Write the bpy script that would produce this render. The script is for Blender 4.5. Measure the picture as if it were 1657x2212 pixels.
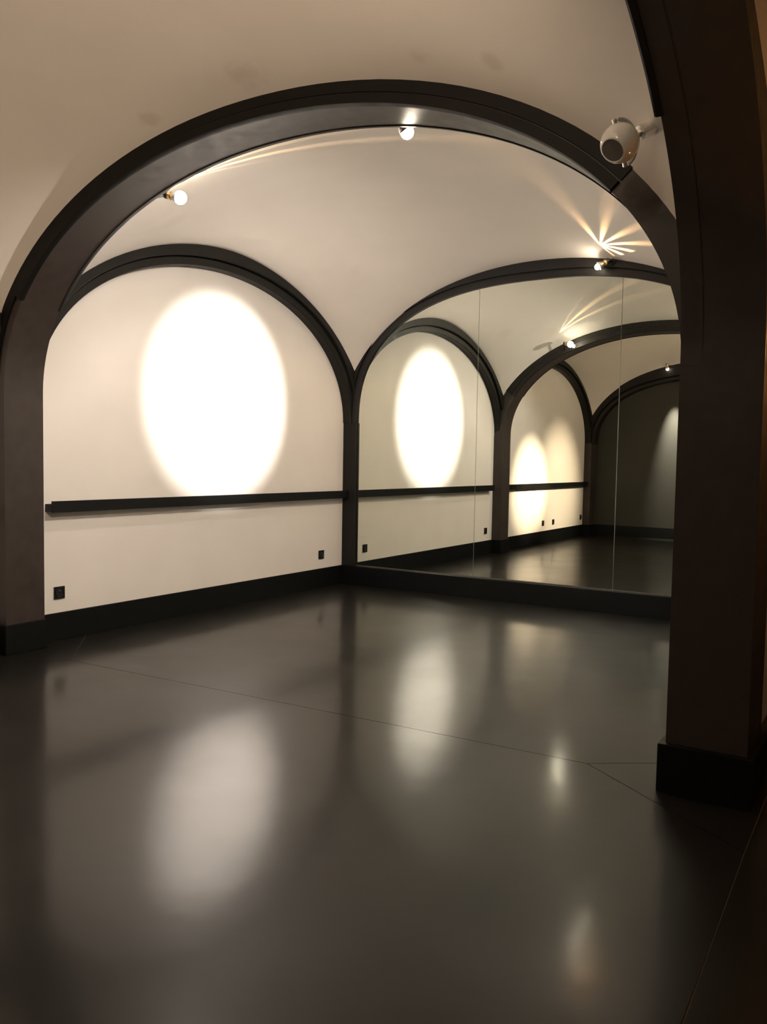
import bpy, bmesh, math, random
from mathutils import Vector, Matrix

# ------------------------------------------------------------------ scene, camera, world, exposure
sc = bpy.context.scene
for o in list(bpy.data.objects):
    bpy.data.objects.remove(o)
COL = sc.collection
S = 1.2                      # all lengths below are in eye heights (1.2 m) and scaled to metres here

cam_data = bpy.data.cameras.new('camera')
cam = bpy.data.objects.new('camera', cam_data)
COL.objects.link(cam)
cam_data.sensor_fit = 'HORIZONTAL'
cam_data.sensor_width = 36.0
cam_data.lens = 36.0 * 1799.26 / 1657.0
cam_data.clip_start = 0.02
right = Vector((0.8481, 0.5295, 0.0173)); up = Vector((-0.0470, 0.0426, 0.9980)); fwd = Vector((-0.5277, 0.8472, -0.0611))
m = Matrix((right, up, -fwd)).transposed().to_4x4()
m.translation = Vector((3.8557, -5.5836, 1.0)) * S
cam.matrix_world = m
sc.camera = cam

world = bpy.data.worlds.new('world'); sc.world = world
world.use_nodes = True
world.node_tree.nodes['Background'].inputs[0].default_value = (0.9, 0.75, 0.55, 1)
world.node_tree.nodes['Background'].inputs[1].default_value = 0.0015

sc.view_settings.view_transform = 'Standard'
sc.view_settings.look = 'None'
sc.view_settings.gamma = 1.0
sc.view_settings.use_curve_mapping = False
sc.view_settings.exposure = 0.33

WARM = (1.0, 0.89, 0.785)
WARMER = (1.0, 0.77, 0.54)

# ------------------------------------------------------------------ materials
def new_mat(name):
    mt = bpy.data.materials.new(name); mt.use_nodes = True
    nt = mt.node_tree
    return mt, nt, nt.nodes['Principled BSDF']

def noise(nt, scale, detail=3.0, rough=0.55, vec=None):
    n = nt.nodes.new('ShaderNodeTexNoise')
    n.inputs['Scale'].default_value = scale
    n.inputs['Detail'].default_value = detail
    n.inputs['Roughness'].default_value = rough
    if vec is None:
        tc = nt.nodes.new('ShaderNodeTexCoord'); vec = tc.outputs['Object']
    nt.links.new(vec, n.inputs['Vector'])
    return n

def ramp(nt, src, p0, c0, p1, c1):
    r = nt.nodes.new('ShaderNodeValToRGB')
    e = r.color_ramp.elements
    e[0].position = p0; e[0].color = c0; e[1].position = p1; e[1].color = c1
    nt.links.new(src, r.inputs['Fac'])
    return r

def bump(nt, src, strength, dist, bsdf):
    b = nt.nodes.new('ShaderNodeBump')
    b.inputs['Strength'].default_value = strength
    b.inputs['Distance'].default_value = dist
    nt.links.new(src, b.inputs['Height'])
    nt.links.new(b.outputs['Normal'], bsdf.inputs['Normal'])

def plaster(name, col, stain=0.0):
    mt, nt, b = new_mat(name)
    n = noise(nt, 2.2, 4)
    c2 = tuple(x * 0.95 for x in col)
    r = ramp(nt, n.outputs['Fac'], 0.3, (*c2, 1), 0.7, (*col, 1))
    out = r.outputs['Color']
    if stain:
        tcs = nt.nodes.new('ShaderNodeTexCoord')
        wn = noise(nt, 9, 3, 0.6)
        for (px, py, pz, rad) in ((2.441, -3.126, 2.33, .055), (2.709, -3.144, 2.246, .05), (1.176, -3.148, 2.378, .05), (1.712, -3.166, 2.433, .10)):
            dn = nt.nodes.new('ShaderNodeVectorMath'); dn.operation = 'DISTANCE'
            dn.inputs[1].default_value = (px * S, py * S, pz * S)
            nt.links.new(tcs.outputs['Object'], dn.inputs[0])
            ad = nt.nodes.new('ShaderNodeMath'); ad.operation = 'MULTIPLY_ADD'
            ad.inputs[1].default_value = rad * 1.6 * S; ad.inputs[2].default_value = -rad * 0.8 * S
            nt.links.new(wn.outputs['Fac'], ad.inputs[0])
            sm = nt.nodes.new('ShaderNodeMath'); sm.operation = 'ADD'
            nt.links.new(dn.outputs['Value'], sm.inputs[0]); nt.links.new(ad.outputs[0], sm.inputs[1])
            mr = nt.nodes.new('ShaderNodeMapRange'); mr.interpolation_type = 'SMOOTHSTEP'
            mr.inputs['From Min'].default_value = rad * .15 * S; mr.inputs['From Max'].default_value = rad * 1.1 * S
            mr.inputs['To Min'].default_value = 0.22; mr.inputs['To Max'].default_value = 0.0
            nt.links.new(sm.outputs[0], mr.inputs['Value'])
            mk = nt.nodes.new('ShaderNodeMix'); mk.data_type = 'RGBA'
            nt.links.new(mr.outputs['Result'], mk.inputs['Factor'])
            nt.links.new(out, mk.inputs['A']); mk.inputs['B'].default_value = (col[0] * .4, col[1] * .3, col[2] * .26, 1)
            out = mk.outputs['Result']
        n2 = noise(nt, 1.15, 2.5, 0.6)
        r2 = ramp(nt, n2.outputs['Fac'], 0.66, (0, 0, 0, 1), 0.80, (1, 1, 1, 1))
        mx = nt.nodes.new('ShaderNodeMix'); mx.data_type = 'RGBA'
        mu = nt.nodes.new('ShaderNodeMath'); mu.operation = 'MULTIPLY'; mu.inputs[1].default_value = stain
        nt.links.new(r2.outputs['Color'], mu.inputs[0])
        nt.links.new(mu.outputs[0], mx.inputs['Factor'])
        nt.links.new(out, mx.inputs['A'])
        mx.inputs['B'].default_value = (col[0] * .62, col[1] * .52, col[2] * .45, 1)
        out = mx.outputs['Result']
    nt.links.new(out, b.inputs['Base Color'])
    b.inputs['Roughness'].default_value = 0.85
    b.inputs['Specular IOR Level'].default_value = 0.25
    f = noise(nt, 60, 4)
    bump(nt, f.outputs['Fac'], 0.12, 0.004, b)
    return mt

def paint(name, col, rough, spec=0.5, grain=14):
    mt, nt, b = new_mat(name)
    n = noise(nt, grain, 4)
    r = ramp(nt, n.outputs['Fac'], 0.3, (*[x * .85 for x in col], 1), 0.75, (*[x * 1.12 for x in col], 1))
    nt.links.new(r.outputs['Color'], b.inputs['Base Color'])
    rr = ramp(nt, n.outputs['Fac'], 0.3, (rough * .9,) * 3 + (1,), 0.7, (min(1, rough * 1.15),) * 3 + (1,))
    nt.links.new(rr.outputs['Color'], b.inputs['Roughness'])
    b.inputs['Specular IOR Level'].default_value = spec
    return mt

def metal(name, col, rough):
    mt, nt, b = new_mat(name)
    n = noise(nt, 40, 2)
    r = ramp(nt, n.outputs['Fac'], 0.3, (*[x * .92 for x in col], 1), 0.7, (*col, 1))
    nt.links.new(r.outputs['Color'], b.inputs['Base Color'])
    b.inputs['Metallic'].default_value = 1.0
    b.inputs['Roughness'].default_value = rough
    return mt

def glow(name, col, strength):
    mt, nt, b = new_mat(name)
    b.inputs['Base Color'].default_value = (0.8, 0.8, 0.8, 1)
    b.inputs['Emission Color'].default_value = (*col, 1)
    b.inputs['Emission Strength'].default_value = strength
    return mt

def floor_mat():
    """black resin: a blurred reflection with a crisper one laid over it"""
    mt, nt, b = new_mat('black resin floor')
    tc = nt.nodes.new('ShaderNodeTexCoord')
    n1 = noise(nt, 1.3, 4, 0.55, tc.outputs['Object'])
    r1 = ramp(nt, n1.outputs['Fac'], 0.2, (0.0075, 0.0071, 0.0062, 1), 0.8, (0.0110, 0.0102, 0.0086, 1))
    n2 = noise(nt, 2.6, 3, 0.5, tc.outputs['Object'])
    n3 = noise(nt, 4.0, 3, 0.5, tc.outputs['Object'])
    b2 = nt.nodes.new('ShaderNodeBsdfPrincipled')
    for q, lo, hi in ((b, 0.285, 0.37), (b2, 0.10, 0.17)):
        nt.links.new(r1.outputs['Color'], q.inputs['Base Color'])
        r2 = ramp(nt, n2.outputs['Fac'], 0.2, (lo,) * 3 + (1,), 0.8, (hi,) * 3 + (1,))
        nt.links.new(r2.outputs['Color'], q.inputs['Roughness'])
        q.inputs['IOR'].default_value = 1.47
        bump(nt, n3.outputs['Fac'], 0.07, 0.012, q)
    mx = nt.nodes.new('ShaderNodeMixShader'); mx.inputs[0].default_value = 0.55
    nt.links.new(b.outputs[0], mx.inputs[1]); nt.links.new(b2.outputs[0], mx.inputs[2])
    nt.links.new(mx.outputs[0], nt.nodes['Material Output'].inputs['Surface'])
    return mt

M = {}
M['wall'] = plaster('warm white plaster', (0.80, 0.76, 0.72))
M['ceil'] = plaster('ceiling plaster', (0.77, 0.715, 0.66), 0.3)
M['darkwall'] = plaster('dark painted plaster', (0.048, 0.046, 0.039))
M['trim'] = paint('dark brown trim paint', (0.042, 0.0325, 0.028), 0.46, 0.36)
M['trim_groove'] = paint('black arch paint', (0.0075, 0.0065, 0.006), 0.5, 0.18)
M['base'] = paint('black base paint', (0.0048, 0.0053, 0.0056), 0.5, 0.16)
M['arch'] = paint('near black arch paint', (0.013, 0.012, 0.0105), 0.48, 0.24)
M['rail'] = paint('black rail paint', (0.005, 0.0055, 0.0065), 0.42, 0.25)
M['floor'] = floor_mat()
M['grout'] = paint('dusty joint', (0.16, 0.14, 0.11), 0.8)
M['black'] = paint('black plastic', (0.006, 0.006, 0.006), 0.35)
M['socket'] = paint('grey black plastic', (0.02, 0.02, 0.021), 0.28)
M['brass'] = metal('brass', (0.85, 0.62, 0.32), 0.3)
M['chrome'] = metal('white metal', (0.85, 0.84, 0.82), 0.35)
M['white'] = paint('white enamel', (0.74, 0.71, 0.66), 0.12)
M['lens'] = paint('dark lamp lens', (0.11, 0.10, 0.085), 0.15)
M['bulb'] = glow('halogen bulb', (1.0, 0.86, 0.66), 90)
M['bulb_small'] = glow('small halogen bulb', (1.0, 0.86, 0.66), 14)
M['sconce'] = glow('warm lit glass', (1.0, 0.48, 0.14), 6)
mt, nt, b = new_mat('mirror'); M['mirror'] = mt
n = noise(nt, 3, 1)
r = ramp(nt, n.outputs['Fac'], 0.3, (0.80, 0.835, 0.755, 1), 0.7, (0.81, 0.845, 0.765, 1))
nt.links.new(r.outputs['Color'], b.inputs['Base Color'])
b.inputs['Metallic'].default_value = 1.0; b.inputs['Roughness'].default_value = 0.0
M['glassedge'] = paint('mirror edge glass', (0.55, 0.60, 0.52), 0.1)

# ------------------------------------------------------------------ helpers
def link(name, bm, mat, parent=None, smooth=False):
    me = bpy.data.meshes.new(name)
    bmesh.ops.recalc_face_normals(bm, faces=bm.faces)
    bmesh.ops.transform(bm, matrix=Matrix.Scale(S, 4), verts=bm.verts)
    bm.to_mesh(me); bm.free()
    me.materials.append(M[mat] if isinstance(mat, str) else mat)
    if smooth:
        for p in me.polygons: p.use_smooth = True
    o = bpy.data.objects.new(name, me)
    COL.objects.link(o)
    if parent is not None:
        o.parent = parent
        o.matrix_parent_inverse = Matrix.Translation(-parent.location)
    return o

def struct(o, label=None):
    o['kind'] = 'structure'
    return o

def thing(name, label, cat, loc, group=None):
    o = bpy.data.objects.new(name, None)
    o.empty_display_size = 0.05
    o.location = Vector(loc) * S
    COL.objects.link(o)
    o['label'] = label; o['category'] = cat
    if group: o['group'] = group
    return o

def tag(o, label, cat, group=None):
    o['label'] = label; o['category'] = cat
    if group: o['group'] = group
    return o

def box(bm, x0, x1, y0, y1, z0, z1, bev=0.0):
    vs = [bm.verts.new((x, y, z)) for x in (x0, x1) for y in (y0, y1) for z in (z0, z1)]
    fs = [(0, 1, 3, 2), (4, 6, 7, 5), (0, 4, 5, 1), (2, 3, 7, 6), (0, 2, 6, 4), (1, 5, 7, 3)]
    faces = [bm.faces.new([vs[i] for i in f]) for f in fs]
    if bev:
        es = list({e for f in faces for e in f.edges})
        bmesh.ops.bevel(bm, geom=es, offset=bev, segments=2, affect='EDGES', profile=0.6)
    return bm

def boxobj(name, x0, x1, y0, y1, z0, z1, mat, parent=None, bev=0.0):
    return link(name, box(bmesh.new(), x0, x1, y0, y1, z0, z1, bev), mat, parent)

def basis(axis):
    a = Vector(axis).normalized()
    t = Vector((0, 0, 1)) if abs(a.z) < 0.9 else Vector((1, 0, 0))
    u = a.cross(t).normalized(); v = a.cross(u).normalized()
    return u, v, a

def lathe(bm, origin, axis, prof, seg=20, cap0=True, cap1=True):
    """prof: list of (distance along the axis, radius)"""
    u, v, a = basis(axis); o = Vector(origin)
    rings = []
    for d, r in prof:
        rings.append([bm.verts.new(o + a * d + (u * math.cos(k * 2 * math.pi / seg) + v * math.sin(k * 2 * math.pi / seg)) * r) for k in range(seg)])
    for i in range(len(rings) - 1):
        for k in range(seg):
            bm.faces.new((rings[i][k], rings[i][(k + 1) % seg], rings[i + 1][(k + 1) % seg], rings[i + 1][k]))
    if cap0: bm.faces.new(rings[0][::-1])
    if cap1: bm.faces.new(rings[-1])
    return bm

Z0 = 1.3
def se(d, a, b, n):
    t = max(0.0, 1 - abs(d / a) ** n)
    return b * t ** (1 / n)

def arc(cx, a, b, n, N=72, zmin=None):
    """points and outward normals along a super-ellipse from the lower to the upper springing"""
    pts = []
    for i in range(N + 1):
        th = math.pi * (1 - i / N)
        c, s = math.cos(th), math.sin(th)
        pts.append((cx + a * math.copysign(abs(c) ** (2 / n), c), Z0 + b * abs(s) ** (2 / n)))
    out = []
    for i, (u, z) in enumerate(pts):
        if i == 0: nu, nz = -1, 0
        elif i == N: nu, nz = 1, 0
        else:
            du = pts[i + 1][0] - pts[i - 1][0]; dz = pts[i + 1][1] - pts[i - 1][1]
            l = math.hypot(du, dz); nu, nz = -dz / l, du / l
        if zmin is None or z >= zmin:
            out.append((u, z, nu, nz))
    return out

def sweep(path, prof, axis, k=0.0, legs=0.0):
    """prof: closed polygon of (radial offset, depth); axis: 'X' depth runs along X, 'Y' depth runs along Y"""
    bm = bmesh.new()
    p = list(path)
    if legs:
        p = [(p[0][0], p[0][1] - legs, p[0][2], p[0][3])] + p + [(p[-1][0], p[-1][1] - legs, p[-1][2], p[-1][3])]
    rings = []
    for u, z, nu, nz in p:
        ring = []
        for r, t in prof:
            uu, zz = u + nu * r, z + nz * r
            ring.append(bm.verts.new((t, uu, zz) if axis == 'X' else (uu, t + k * (uu - 0.1), zz)))
        rings.append(ring)
    n = len(prof)
    for i in range(len(rings) - 1):
        for j in range(n):
            bm.faces.new((rings[i][j], rings[i][(j + 1) % n], rings[i + 1][(j + 1) % n], rings[i + 1][j]))
    bm.faces.new(rings[0]); bm.faces.new(rings[-1][::-1])
    return bm

def add_smooth_by_angle(o, ang=30):
    me = o.data
    for p in me.polygons: p.use_smooth = True
    try:
        me.set_sharp_from_angle(angle=math.radians(ang))
    except Exception:
        pass
    return o

def arch_part(name, path, prof, axis, mat, parent, k=0.0, legs=0.0):
    return add_smooth_by_angle(link(name, sweep(path, prof, axis, k, legs), mat, parent))

# ------------------------------------------------------------------ dimensions of the room
K = 0.034                                  # the cross arch runs a little out of square
TA = (1.689, 1.586, 1.0168, 2.066)        # cross arch between the two bays
LA = (-1.455, 1.421, 0.909, 2.03)         # far bay, left wall
LN = (-4.512, 1.421, 0.909, 2.03)         # near bay, left wall
MA = (1.620, 1.500, 0.987, 2.45)          # mirror wall
EA = (1.689, 1.560, 0.87, 2.30)           # end wall behind the camera
RN = (-4.440, 1.460, 0.92, 2.15)          # near bay, right opening
RF = (-1.400, 1.330, 0.92, 2.1)           # far bay, right wall
XP = 3.272                                # inner face of the right-hand pillars
XQ = 3.505                                # aisle face of the right-hand pillars
BH = 0.150                                # height of baseboards and plinths

# ------------------------------------------------------------------ floor
floor = boxobj('floor', -0.2, 6.2, -7.2, 0.2, -0.15, -0.004, 'grout'); struct(floor)
def slab(poly):
    bm = bmesh.new()
    cx = sum(p[0] for p in poly) / len(poly); cy = sum(p[1] for p in poly) / len(poly)
    n = len(poly); g = 0.0015; ins = []
    for i in range(n):
        p0, p1, p2 = Vector(poly[i - 1]), Vector(poly[i]), Vector(poly[(i + 1) % n])
        d1 = (p1 - p0).normalized(); d2 = (p2 - p1).normalized()
        n1 = Vector((-d1.y, d1.x)); n2 = Vector((-d2.y, d2.x))
        b = (n1 + n2); b = b / max(0.3, b.length_squared / 2)
        ins.append(p1 + b * g)
    top = [bm.verts.new((p.x, p.y, 0.0)) for p in ins]
    bot = [bm.verts.new((p.x, p.y, -0.012)) for p in ins]
    bm.faces.new(top); bm.faces.new(bot[::-1])
    for i in range(n):
        bm.faces.new((top[i], bot[i], bot[(i + 1) % n], top[(i + 1) % n]))
    return link('floor_slab', bm, 'floor', floor)
slab([(-.1, .1), (-.1, -2.43), (.44, -2.97), (3.0, -2.893), (3.545, -2.50), (3.545, .1)])
slab([(-.1, -2.43), (-.1, -3.51), (.44, -2.97)])
slab([(3.0, -2.893), (3.55, -3.288), (3.545, -2.50)])
slab([(-.1, -3.51), (-.1, -7.1), (3.62, -7.1), (3.55, -3.288), (3.0, -2.893), (.44, -2.97)])
slab([(3.545, .1), (3.545, -2.50), (3.55, -3.288), (3.62, -7.1), (6.1, -7.1), (6.1, .1)])

# ------------------------------------------------------------------ walls
struct(boxobj('wall_left', -0.12, 0.0, -6.25, 0.12, -0.02, 2.75, 'wall'))
struct(boxobj('wall_back', 0.0, 3.60, 0.012, 0.12, -0.02, 2.75, 'wall'))
struct(boxobj('wall_right', 3.37, 3.43, -2.80, 0.012, -0.02, 2.75, 'wall'))
struct(boxobj('wall_front', 0.0, 3.60, -6.25, -6.14, -0.02, 2.75, 'darkwall'))
struct(boxobj('wall_aisle', 5.60, 5.72, -7.1, 0.12, -0.02, 2.75, 'wall'))
struct(boxobj('wall_aisle_back', 3.60, 5.60, 0.012, 0.12, -0.02, 2.75, 'wall'))
struct(boxobj('wall_aisle_front', 3.50, 5.60, -7.1, -7.0, -0.02, 2.75, 'wall'))

# ------------------------------------------------------------------ vaults
def vault(x0, x1, yf, yb, Af, Ab, Bl, Br, p=3.0, N=56):
    """a smooth groined vault: yf / yb are functions of x; A* heights along x, B* heights along y"""
    bm = bmesh.new(); rows = []
    e = [Af(x0), Ab(x0), Af(x1), Ab(x1)]
    E0 = (sum(e) / 4) ** p
    def mp(i):                            # denser near the edges
        t = i / N
        return 0.5 - 0.5 * math.cos(math.pi * t)
    for j in range(N + 1):
        v = mp(j); row = []
        for i in range(N + 1):
            u = mp(i)
            x = x0 + (x1 - x0) * u
            y = yf(x) * (1 - v) + yb(x) * v
            A = Af(x) * (1 - v) + Ab(x) * v
            B = Bl(y) * (1 - u) + Br(y) * u
            w = max(abs(2 * u - 1), abs(2 * v - 1)) ** 10
            h = max(A ** p + B ** p - E0 * w, 0.004) ** (1 / p)
            row.append(bm.verts.new((x, y, Z0 + h)))
        rows.append(row)
    for j in range(N):
        for i in range(N):
            bm.faces.new((rows[j][i], rows[j][i + 1], rows[j + 1][i + 1], rows[j + 1][i]))
    return bm

def off(A, dr):
    return lambda t: se(t - A[0], A[1] + dr, A[2] + dr, A[3])
MO = lambda t: se(t - 1.634, 1.6065, 1.106, 2.07)
LO = lambda t: se(t + 1.4607, 1.5437, 1.031, 1.884)
NO = lambda t: se(t + 4.512, 1.5437, 1.031, 1.884)
ceiling = bpy.data.objects.new('ceiling', None); COL.objects.link(ceiling); struct(ceiling)
ceiling.location = (0, 0, 2.3 * S)
link('vault', vault(0.092, 3.278, lambda x: -2.885 + K * (x - .1), lambda x: -0.018,
                    off(TA, .077), MO, LO, LO), 'ceil', ceiling, True)
link('vault', vault(0.092, 3.278, lambda x: -5.945, lambda x: -3.075 + K * (x - .1),
                    lambda t: se(t - 1.689, 1.67, 1.085, 2.1), off(TA, .077), NO, off(RN, .085)), 'ceil', ceiling, True)
AO = lambda t: se(t - 4.55, 1.15, 1.05, 2.1)
link('vault', vault(3.50, 5.60, lambda x: -7.05, lambda x: -2.72, AO, AO,
                    lambda t: se(t + 4.88, 2.24, 1.02, 2.1), lambda t: se(t + 4.88, 2.24, 1.02, 2.1)), 'ceil', ceiling, True)
link('vault', vault(3.42, 5.60, lambda x: -2.74, lambda x: 0.02, AO, AO,
                    lambda t: se(t + 1.36, 1.46, 1.02, 2.1), lambda t: se(t + 1.36, 1.46, 1.02, 2.1)), 'ceil', ceiling, True)

# ------------------------------------------------------------------ baseboards
def baseboard(name, x0, x1, y0, y1):
    return struct(boxobj(name, x0, x1, y0, y1, 0.0, BH, 'base', None, 0.002))
baseboard('baseboard_left', 0.0, 0.014, -2.872, -0.045)
baseboard('baseboard_left_near', 0.0, 0.014, -5.93, -3.09)
baseboard('baseboard_back', 0.03, 3.36, -0.045, 0.011)
baseboard('baseboard_front', 0.1, 3.36, -6.139, -6.125)
baseboard('baseboard_right', 3.356, 3.37, -2.72, -0.046)

# ------------------------------------------------------------------ pillars
def pillar(label, x0, x1, y0, y1, top=1.30, pl=(0.016, 0.016, 0.016, 0.016), loc=None, mat='trim'):
    t = thing('pillar', label, 'pillar', loc or ((x0 + x1) / 2, (y0 + y1) / 2, 0), 'pillars carrying the arches')
    boxobj('shaft', x0, x1, y0, y1, 0.0, top, mat, t)
    boxobj('plinth', x0 - pl[0], x1 + pl[1], y0 - pl[2], y1 + pl[3], 0.0, BH, 'base', t, 0.003)
    return t
pillar('dark pillar on a black plinth standing against the left wall between the two bays', 0.0, 0.103, -3.09, -2.872, pl=(0, .012, .012, .004))
pillar('slim dark corner post where the white wall meets the mirrors', 0.0, 0.120, -0.027, 0.011, pl=(0, .004, .016, 0), mat='arch')
pillar('broad dark brown pillar with black plinth in the right foreground', XP, XQ, -2.980, -2.70, pl=(.020, .020, .022, .02))
pillar('dark pillar at the end of the near bay, seen in the mirror', 0.0, 0.101, -6.139, -5.932, pl=(0, .012, .012, .012))
pillar('dark pillar beside the camera at the corner of the near bay, outside the picture', XP, XQ, -6.139, -5.90)
pillar('dark post at the right end of the mirrors, hidden behind the right pillar', 3.118, 3.37, -0.027, 0.011, pl=(.004, 0, .016, 0))

# ------------------------------------------------------------------ arches
def wall_arch(label, A, axis, t0, s, rmax=0.15):
    """rib standing s proud of the wall face t0; two orders with a groove between them"""
    c = (t0 + s, A[0], 0) if axis == 'X' else (A[0], t0 + s, 0)
    t = thing('arch', label, 'arch', (c[0], c[1], Z0), 'dark arches of the vaults')
    p = arc(*A)
    arch_part('inner_order', p, [(0.0, t0), (0.0, t0 + s * .66), (0.004, t0 + s * .72), (0.046, t0 + s * .76), (0.046, t0)], axis, 'arch', t)
    arch_part('groove', p, [(0.046, t0), (0.046, t0 + s * .50), (0.056, t0 + s * .50), (0.056, t0)], axis, 'trim_groove', t)
    arch_part('outer_order', p, [(0.056, t0), (0.056, t0 + s * .97), (0.060, t0 + s), (rmax, t0 + s), (rmax, t0)], axis, 'arch', t)
    return t
wall_arch('dark moulded arch framing the white left wall of the far bay', LA, 'X', 0.0, 0.100)
wall_arch('dark moulded arch over the near bay white wall, seen in the mirror', LN, 'X', 0.0, 0.100)
wall_arch('black moulded arch framing the mirrors on the back wall', MA, 'Y', 0.004, -0.031)
wall_arch('dark arch in front of the dark end wall, seen in the mirror', EA, 'Y', -6.140, 0.206, 0.27)
wall_arch('dark arch over the right wall of the far bay, hidden by the pillar', RF, 'X', 3.37, -0.098)

t = thing('arch', 'wide dark cross arch spanning the room between the two bays', 'arch', (TA[0], -2.95, Z0), 'dark arches of the vaults')
p = arc(*TA, N=96)
arch_part('soffit', p, [(0, -3.090), (0, -2.872), (.12, -2.872), (.12, -3.090)], 'Y', 'trim', t, K)
pm = [q for q in arc(*TA, N=160, zmin=1.725) if q[0] < 2 or q[1] > 1.835]
arch_part('archivolt', pm, [(-.003, -3.094), (-.003, -3.080), (.036, -3.080), (.036, -3.106), (.001, -3.106)], 'Y', 'trim_groove', t, K)
arch_part('archivolt', [q for q in arc(*TA, N=160, zmin=1.31) if q[0] < 2 or q[1] > 1.835], [(.042, -3.080), (.042, -3.098), (.12, -3.098), (.12, -3.080)], 'Y', 'trim_groove', t, K)
pm = arc(*TA, N=160, zmin=1.715)
arch_part('archivolt', pm, [(-.004, -2.868), (-.004, -2.880), (.036, -2.880), (.036, -2.858), (-.001, -2.858)], 'Y', 'arch', t, K)
arch_part('archivolt', pm, [(.046, -2.880), (.046, -2.864), (.12, -2.864), (.12, -2.880)], 'Y', 'arch', t, K)

t = thing('arch', 'broad dark brown arch rising from the right foreground pillar', 'arch', (3.39, RN[0], Z0), 'dark arches of the vaults')
p = arc(*RN, N=96)
arch_part('soffit', p, [(0, XP), (0, 3.334), (.002, 3.335), (.002, 3.339), (0, 3.340), (0, XQ), (.30, XQ), (.30, XP)], 'X', 'trim', t)
pm = arc(*RN, N=160, zmin=1.905)
arch_part('archivolt', pm, [(-.006, XP - .010), (-.006, XP + .006), (.05, XP + .006), (.05, XP - .016), (-.002, XP - .016)], 'X', 'trim_groove', t)

# ------------------------------------------------------------------ mirrors
def mirror(label, x0, x1, rot=0.0):
    bm = bmesh.new()
    N = 24; z0 = BH + 0.008; g = 0.0017
    xs = [x0 + g + (x1 - x0 - 2 * g) * i / N for i in range(N + 1)]
    topz = [max(1.45, Z0 + se(x - MA[0], MA[1] + .03, MA[2] + .03, MA[3])) for x in xs]
    fr = [bm.verts.new((x, 0.0, z)) for x, z in zip(xs, topz)]
    fb = [bm.verts.new((x, 0.0, z0)) for x in xs]
    br = [bm.verts.new((x, 0.005, z)) for x, z in zip(xs, topz)]
    bb = [bm.verts.new((x, 0.005, z0)) for x in xs]
    front = bm.faces.new(fb + fr[::-1])
    edge = [bm.faces.new(br + bb[::-1])]
    for i in range(N):
        edge.append(bm.faces.new((fr[i], fr[i + 1], br[i + 1], br[i])))
        edge.append(bm.faces.new((fb[i], bb[i], bb[i + 1], fb[i + 1])))
    edge.append(bm.faces.new((fb[0], fr[0], br[0], bb[0]))); edge.append(bm.faces.new((fb[-1], bb[-1], br[-1], fr[-1])))
    for f in edge: f.material_index = 1
    if rot:
        bmesh.ops.rotate(bm, cent=(x0, 0, 0), matrix=Matrix.Rotation(rot, 3, 'Z'), verts=bm.verts)
    o = link('mirror_panel', bm, 'mirror')
    o.data.materials.append(M['glassedge'])
    tag(o, label, 'mirror', 'wall mirror panels under the arch')
    return o
mirror('tall mirror panel nearest the corner with the white wall', 0.122, 1.172)
mirror('tall middle mirror panel reflecting the pointed white wall and dark arches', 1.172, 2.218, math.radians(-0.05))
mirror('tall mirror panel next to the right pillar reflecting the dark end wall', 2.218, 3.115, math.radians(0.03))

# ------------------------------------------------------------------ rails along the white walls
def rail(label, y0, y1):
    t = thing('wall_rail', label, 'rail', (0.03, (y0 + y1) / 2, 0.70), 'rails on the white walls')
    boxobj('shelf_board', 0.0, 0.052, y0, y1, 0.700, 0.742, 'rail', t, 0.0015)
    boxobj('front_lip', 0.052, 0.063, y0, y1, 0.697, 0.758, 'rail', t, 0.0015)
    return t
rail('long black wall rail below the round light pool on the white wall', -2.79, -0.034)
rail('black wall rail in the near bay, seen only in the mirror', -5.928, -3.16)

# ------------------------------------------------------------------ wall sockets
def socket(label, y, z=0.258):
    t = thing('wall_socket', label, 'socket', (0.0, y, z - .034), 'black wall sockets')
    bm = box(bmesh.new(), 0.0, 0.007, y - .0335, y + .0335, z - .0335, z + .0335, 0.0015)
    link('plate', bm, 'black', t)
    bm = bmesh.new()
    lathe(bm, (0.0065, y, z), (1, 0, 0), [(0, .0245), (.004, .0245), (.004, .0205), (.0012, .0190)], 24)
    ins = link('insert', bm, 'socket', t)
    for s in (-1, 1):
        bm = lathe(bmesh.new(), (0.0070, y + s * .0085, z), (1, 0, 0), [(0, .0028), (.0022, .0028)], 10)
        link('contact', bm, 'black', t)
    bm = lathe(bmesh.new(), (0.0070, y, z + .012), (1, 0, 0), [(0, .0024), (.006, .0020)], 10)
    link('earth_pin', bm, 'chrome', t)
    return t
socket('black square wall socket low on the white wall beside the left pillar', -2.708)
socket('black square wall socket low on the white wall near the mirror corner', -0.313)
socket('black wall socket under the warm light pool, seen in the mirror, left of a pair', -4.41, 0.250)
socket('black wall socket under the warm light pool, seen in the mirror, right of a pair', -4.77, 0.247)
socket('black wall socket next to the end pillar, seen only in the mirror', -5.85, 0.258)

# ------------------------------------------------------------------ lamps
def aim(o, d):
    o.rotation_euler = Vector(d).to_track_quat('-Z', 'Y').to_euler()

def spot(parent, loc, target, power, size, blend=0.3, col=WARM, radius=0.012):
    l = bpy.data.lights.new('spot_light', 'SPOT')
    l.energy = power; l.color = col; l.spot_size = math.radians(size); l.spot_blend = blend
    l.shadow_soft_size = radius * S
    o = bpy.data.objects.new('spot_light', l); COL.objects.link(o)
    o.parent = parent
    o.location = Vector(loc) * S - parent.location
    aim(o, Vector(target) - Vector(loc))
    return o

def point(parent, loc, power, col=WARM, radius=0.015):
    l = bpy.data.lights.new('bulb_light', 'POINT')
    l.energy = power; l.color = col; l.shadow_soft_size = radius * S
    o = bpy.data.objects.new('bulb_light', l); COL.objects.link(o)
    o.parent = parent; o.location = Vector(loc) * S - parent.location
    return o

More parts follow.
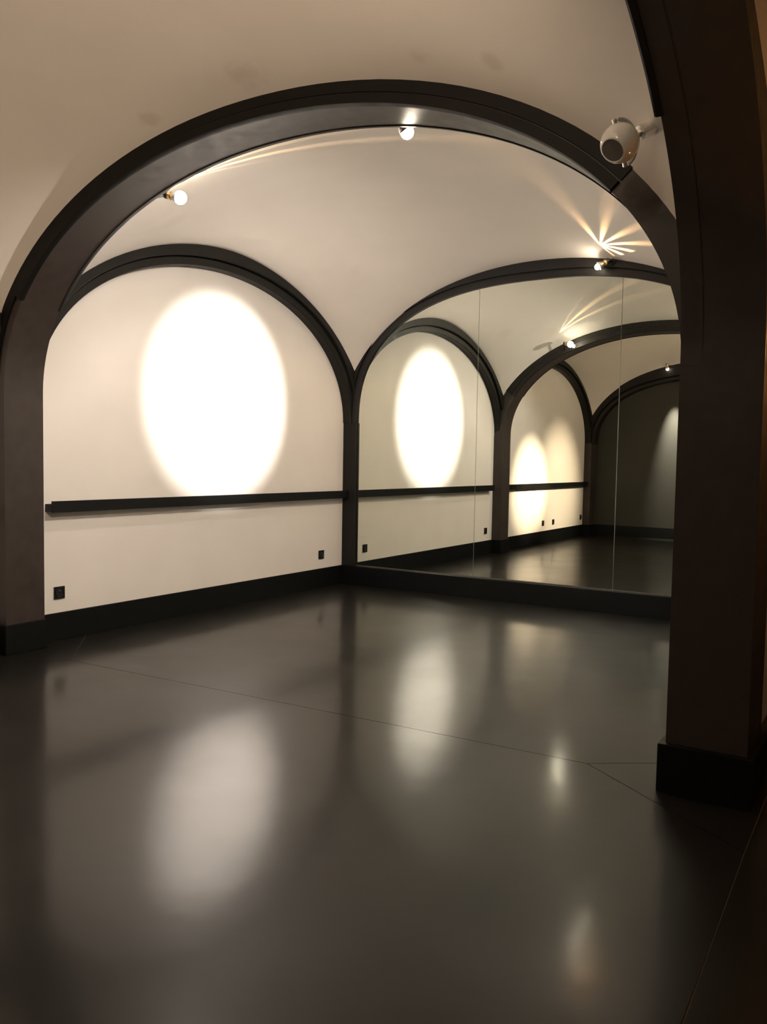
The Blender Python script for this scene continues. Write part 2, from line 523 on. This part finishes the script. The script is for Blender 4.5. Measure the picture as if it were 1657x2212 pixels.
def lamp(label, mount, head, axis, bulb='bulb', rb=0.026):
    """small halogen spot: mounting disc, arm, cap, brass collar, glass reflector and bulb;
    mount: point on the arch, head: centre of the bulb, axis: direction of the beam"""
    t = thing('spot_lamp', label, 'lamp', mount, 'halogen spot lamps on the arches')
    a = Vector(axis).normalized(); h = Vector(head); mo = Vector(mount)
    back = h - a * 0.075
    d = back - mo
    bm = lathe(bmesh.new(), mo - d.normalized() * .004, d, [(0, .022), (.010, .022), (.014, .016)], 16); link('mounting_disc', bm, 'black', t)
    bm = lathe(bmesh.new(), mo, d, [(0, .006), (d.length, .006)], 10); link('arm', bm, 'black', t)
    bm = lathe(bmesh.new(), back - a * .018, a, [(0, .006), (.006, .014), (.020, .018), (.032, .018)], 18); link('cap', bm, 'black', t)
    bm = lathe(bmesh.new(), back + a * .013, a, [(0, .0195), (.012, .0195)], 18); link('collar', bm, 'brass', t)
    bm = lathe(bmesh.new(), back + a * .024, a, [(0, .013), (.014, .018), (.030, .025), (.042, .029), (.040, .026), (.028, .021), (.012, .012)], 20, cap1=False)
    link('reflector', bm, 'chrome', t, True)
    bm = bmesh.new(); bmesh.ops.create_icosphere(bm, subdivisions=3, radius=rb)
    bmesh.ops.translate(bm, verts=bm.verts, vec=h)
    link('bulb', bm, bulb, t, True)
    return t

def streaks(parent, loc, axis, ref, power, rays, lo, hi, col, seed=0.0):
    """light leaking through the gaps of the lamp holder: a point lamp whose strength
    varies with direction; axis: normal of the surface it skims, ref: middle of the fan"""
    o = point(parent, loc, power, col, 0.004)
    o.data.use_nodes = True
    nt = o.data.node_tree
    em = nt.nodes['Emission']
    tc = nt.nodes.new('ShaderNodeTexCoord')
    a = Vector(axis).normalized(); r = Vector(ref); r = (r - a * r.dot(a)).normalized(); q = a.cross(r)
    def dot(v):
        n = nt.nodes.new('ShaderNodeVectorMath'); n.operation = 'DOT_PRODUCT'
        n.inputs[1].default_value = v
        nt.links.new(tc.outputs['Normal'], n.inputs[0]); return n.outputs['Value']
    def mth(op, x, y=None):
        n = nt.nodes.new('ShaderNodeMath'); n.operation = op
        for i, v in enumerate((x, y)):
            if v is None: continue
            if isinstance(v, (int, float)): n.inputs[i].default_value = v
            else: nt.links.new(v, n.inputs[i])
        return n.outputs[0]
    ang = mth('ARCTAN2', dot(q), dot(r))
    wob = mth('MULTIPLY', mth('SINE', mth('ADD', mth('MULTIPLY', ang, 2.3), seed)), 0.9)
    w = mth('SINE', mth('ADD', mth('MULTIPLY', ang, rays), wob))
    w = mth('POWER', mth('MAXIMUM', w, 0.0), 1.2)
    mr = nt.nodes.new('ShaderNodeMapRange'); mr.interpolation_type = 'SMOOTHSTEP'
    nt.links.new(mth('ABSOLUTE', ang), mr.inputs['Value'])
    mr.inputs['From Min'].default_value = lo; mr.inputs['From Max'].default_value = hi
    mr.inputs['To Min'].default_value = 1.0; mr.inputs['To Max'].default_value = 0.0
    upw = mth('GREATER_THAN', dot(a), 0.02)
    nt.links.new(mth('MULTIPLY', mth('MULTIPLY', w, mr.outputs['Result']), upw), em.inputs['Strength'])
    return o

# far bay
l1 = lamp('lit halogen spot on the left shoulder of the cross arch', (0.790, -2.845, 2.185), (0.902, -2.702, 2.222), (0.90, 0.32, -0.22), rb=0.031)
l2 = lamp('lit halogen spot at the crown of the cross arch', (2.115, -2.798, 2.305), (2.162, -2.740, 2.272), (0.35, 0.45, -0.75))
l3 = lamp('lit halogen spot on the crown of the mirror arch', (2.15, -0.027, 2.345), (2.078, -0.112, 2.302), (-0.75, -0.35, -0.5), rb=0.019)
l4 = lamp('halogen spot on the hidden right arch that throws the round light pool', (3.27, -1.42, 2.235), (3.20, -1.42, 2.20), (-0.97, 0, -0.24))
spot(l4, (3.165, -1.42, 2.19), (0.0, -1.445, 1.415), 3000, 25.9, 0.92, (1.0, 0.915, 0.83))
spot(l1, (0.945, -2.68, 2.195), (1.4, -1.4, 0.0), 22, 150, 0.35)
spot(l1, (0.945, -2.68, 2.20), (2.92, 2.855, 0.0), 1200, 34, 1.0)
spot(l2, (2.18, -2.705, 2.225), (0.6, -1.70, 0.0), 110, 140, 0.35)
spot(l3, (2.03, -0.155, 2.265), (0.9, -0.75, 0.5), 45, 100, 0.4, (1.0, 0.74, 0.50))
streaks(l3, (2.125, -0.215, 2.350), (0, -0.1, 1), (0.92, -0.38, 0), 20, 13.0, 1.25, 1.7, (1.0, 0.60, 0.28), 0.6)
streaks(l1, (0.815, -2.620, 2.240), (0, 0, 1), (0.80, 0.60, 0), 45, 22.0, 0.14, 0.36, (1.0, 0.66, 0.32), 1.2)
# near bay
l5 = lamp('small lit spot on the end arch, seen in the mirror', (1.13, -5.930, 2.325), (1.13, -5.885, 2.285), (0.1, -0.2, -1), 'bulb_small', 0.020)
spot(l5, (1.14, -5.90, 2.22), (1.28, -6.14, 1.00), 900, 38, 1.0, WARM)
l6 = lamp('halogen spot above the camera lighting the near bay wall', (XP, -4.30, 2.21), (3.19, -4.30, 2.17), (-0.93, 0.05, -0.37))
spot(l6, (3.15, -4.30, 2.15), (0.0, -3.95, 0.74), 2100, 22, 0.95, WARMER)
spot(l6, (3.13, -4.30, 2.15), (0.0, -3.7, 2.4), 60, 174, 1.0, WARMER, 0.05)  # added wide fill that brightens the near bay ceiling, not the lamp's own beam
l7 = lamp('second halogen spot above the camera lighting the near bay wall', (XP, -4.75, 2.20), (3.19, -4.75, 2.16), (-0.93, -0.05, -0.37))
spot(l7, (3.15, -4.75, 2.14), (0.0, -4.95, 0.70), 900, 32, 1.0, WARMER)
spot(l7, (3.13, -4.75, 2.14), (0.0, -4.1, 2.4), 60, 174, 1.0, WARMER, 0.05)  # second added fill for the near bay ceiling, besides this lamp's beam

# unlit eyeball lamp
gc = Vector((3.150, -3.255, 1.884)); gr = 0.053
od = Vector((-0.24, -0.71, -0.66)).normalized()
t = thing('globe_lamp', 'white eyeball globe lamp with a dark round opening, beside the right pillar', 'lamp', tuple(gc + Vector((.04, .05, .04))))
prof = []
c0 = 0.80
for i in range(25):
    th = math.pi - (math.pi - math.acos(c0)) * i / 24
    prof.append((gr * math.cos(th), max(0.0004, gr * math.sin(th))))
prof += [(gr * .78, gr * .59), (gr * .60, gr * .57)]
link('globe', lathe(bmesh.new(), gc, od, prof, 40, cap1=False), 'white', t, True)
link('lens', lathe(bmesh.new(), gc, od, [(gr * .70, gr * .58), (gr * .77, gr * .58)], 32), 'lens', t)
bd = Vector((0.40, 0.76, 0.48)).normalized()
bm = bmesh.new()
side = Vector((0.1, 0.0, 1.0)); side = (side - bd * side.dot(bd)).normalized(); wdt = bd.cross(side).normalized()
ring = []
for i in range(17):
    th = math.radians(-88 + 176 * i / 16)
    d = bd * math.cos(th) + side * math.sin(th)
    ring.append([bm.verts.new(gc + d * rr + wdt * w) for rr, w in ((gr * 1.12, -.011), (gr * 1.12, .011), (gr * 1.20, .011), (gr * 1.20, -.011))])
for i in range(16):
    for j in range(4):
        bm.faces.new((ring[i][j], ring[i][(j + 1) % 4], ring[i + 1][(j + 1) % 4], ring[i + 1][j]))
bm.faces.new(ring[0]); bm.faces.new(ring[-1][::-1])
link('bracket', bm, 'chrome', t)
for s in (-1, 1):
    link('pivot_screw', lathe(bmesh.new(), gc + side * s * gr * .96, side * s, [(0, .006), (.012, .006), (.014, .004)], 10), 'chrome', t)
link('mount', lathe(bmesh.new(), gc + bd * gr * 1.18, bd, [(0, .010), (.022, .010), (.024, .020), (.085, .020)], 20), 'chrome', t)

# warm wall lamp on the aisle side of the right pillar
t = thing('wall_sconce', 'warm orange wall lamp glowing at the right edge behind the pillar', 'lamp', (XQ, -2.90, 1.36))
link('back_plate', lathe(bmesh.new(), (XQ, -2.90, 1.36), (1, 0, 0), [(0, .055), (.008, .055), (.010, .048)], 24), 'brass', t)
link('stem', lathe(bmesh.new(), (XQ + .008, -2.90, 1.36), (1, 0, 0), [(0, .008), (.030, .008)], 12), 'brass', t)
bm = bmesh.new(); bmesh.ops.create_uvsphere(bm, u_segments=24, v_segments=14, radius=0.045)
bmesh.ops.translate(bm, verts=bm.verts, vec=(XQ + .078, -2.90, 1.36))
link('glass_globe', bm, 'sconce', t, True)
point(t, (XQ + .15, -2.90, 1.36), 5, (1.0, 0.45, 0.12), 0.02)
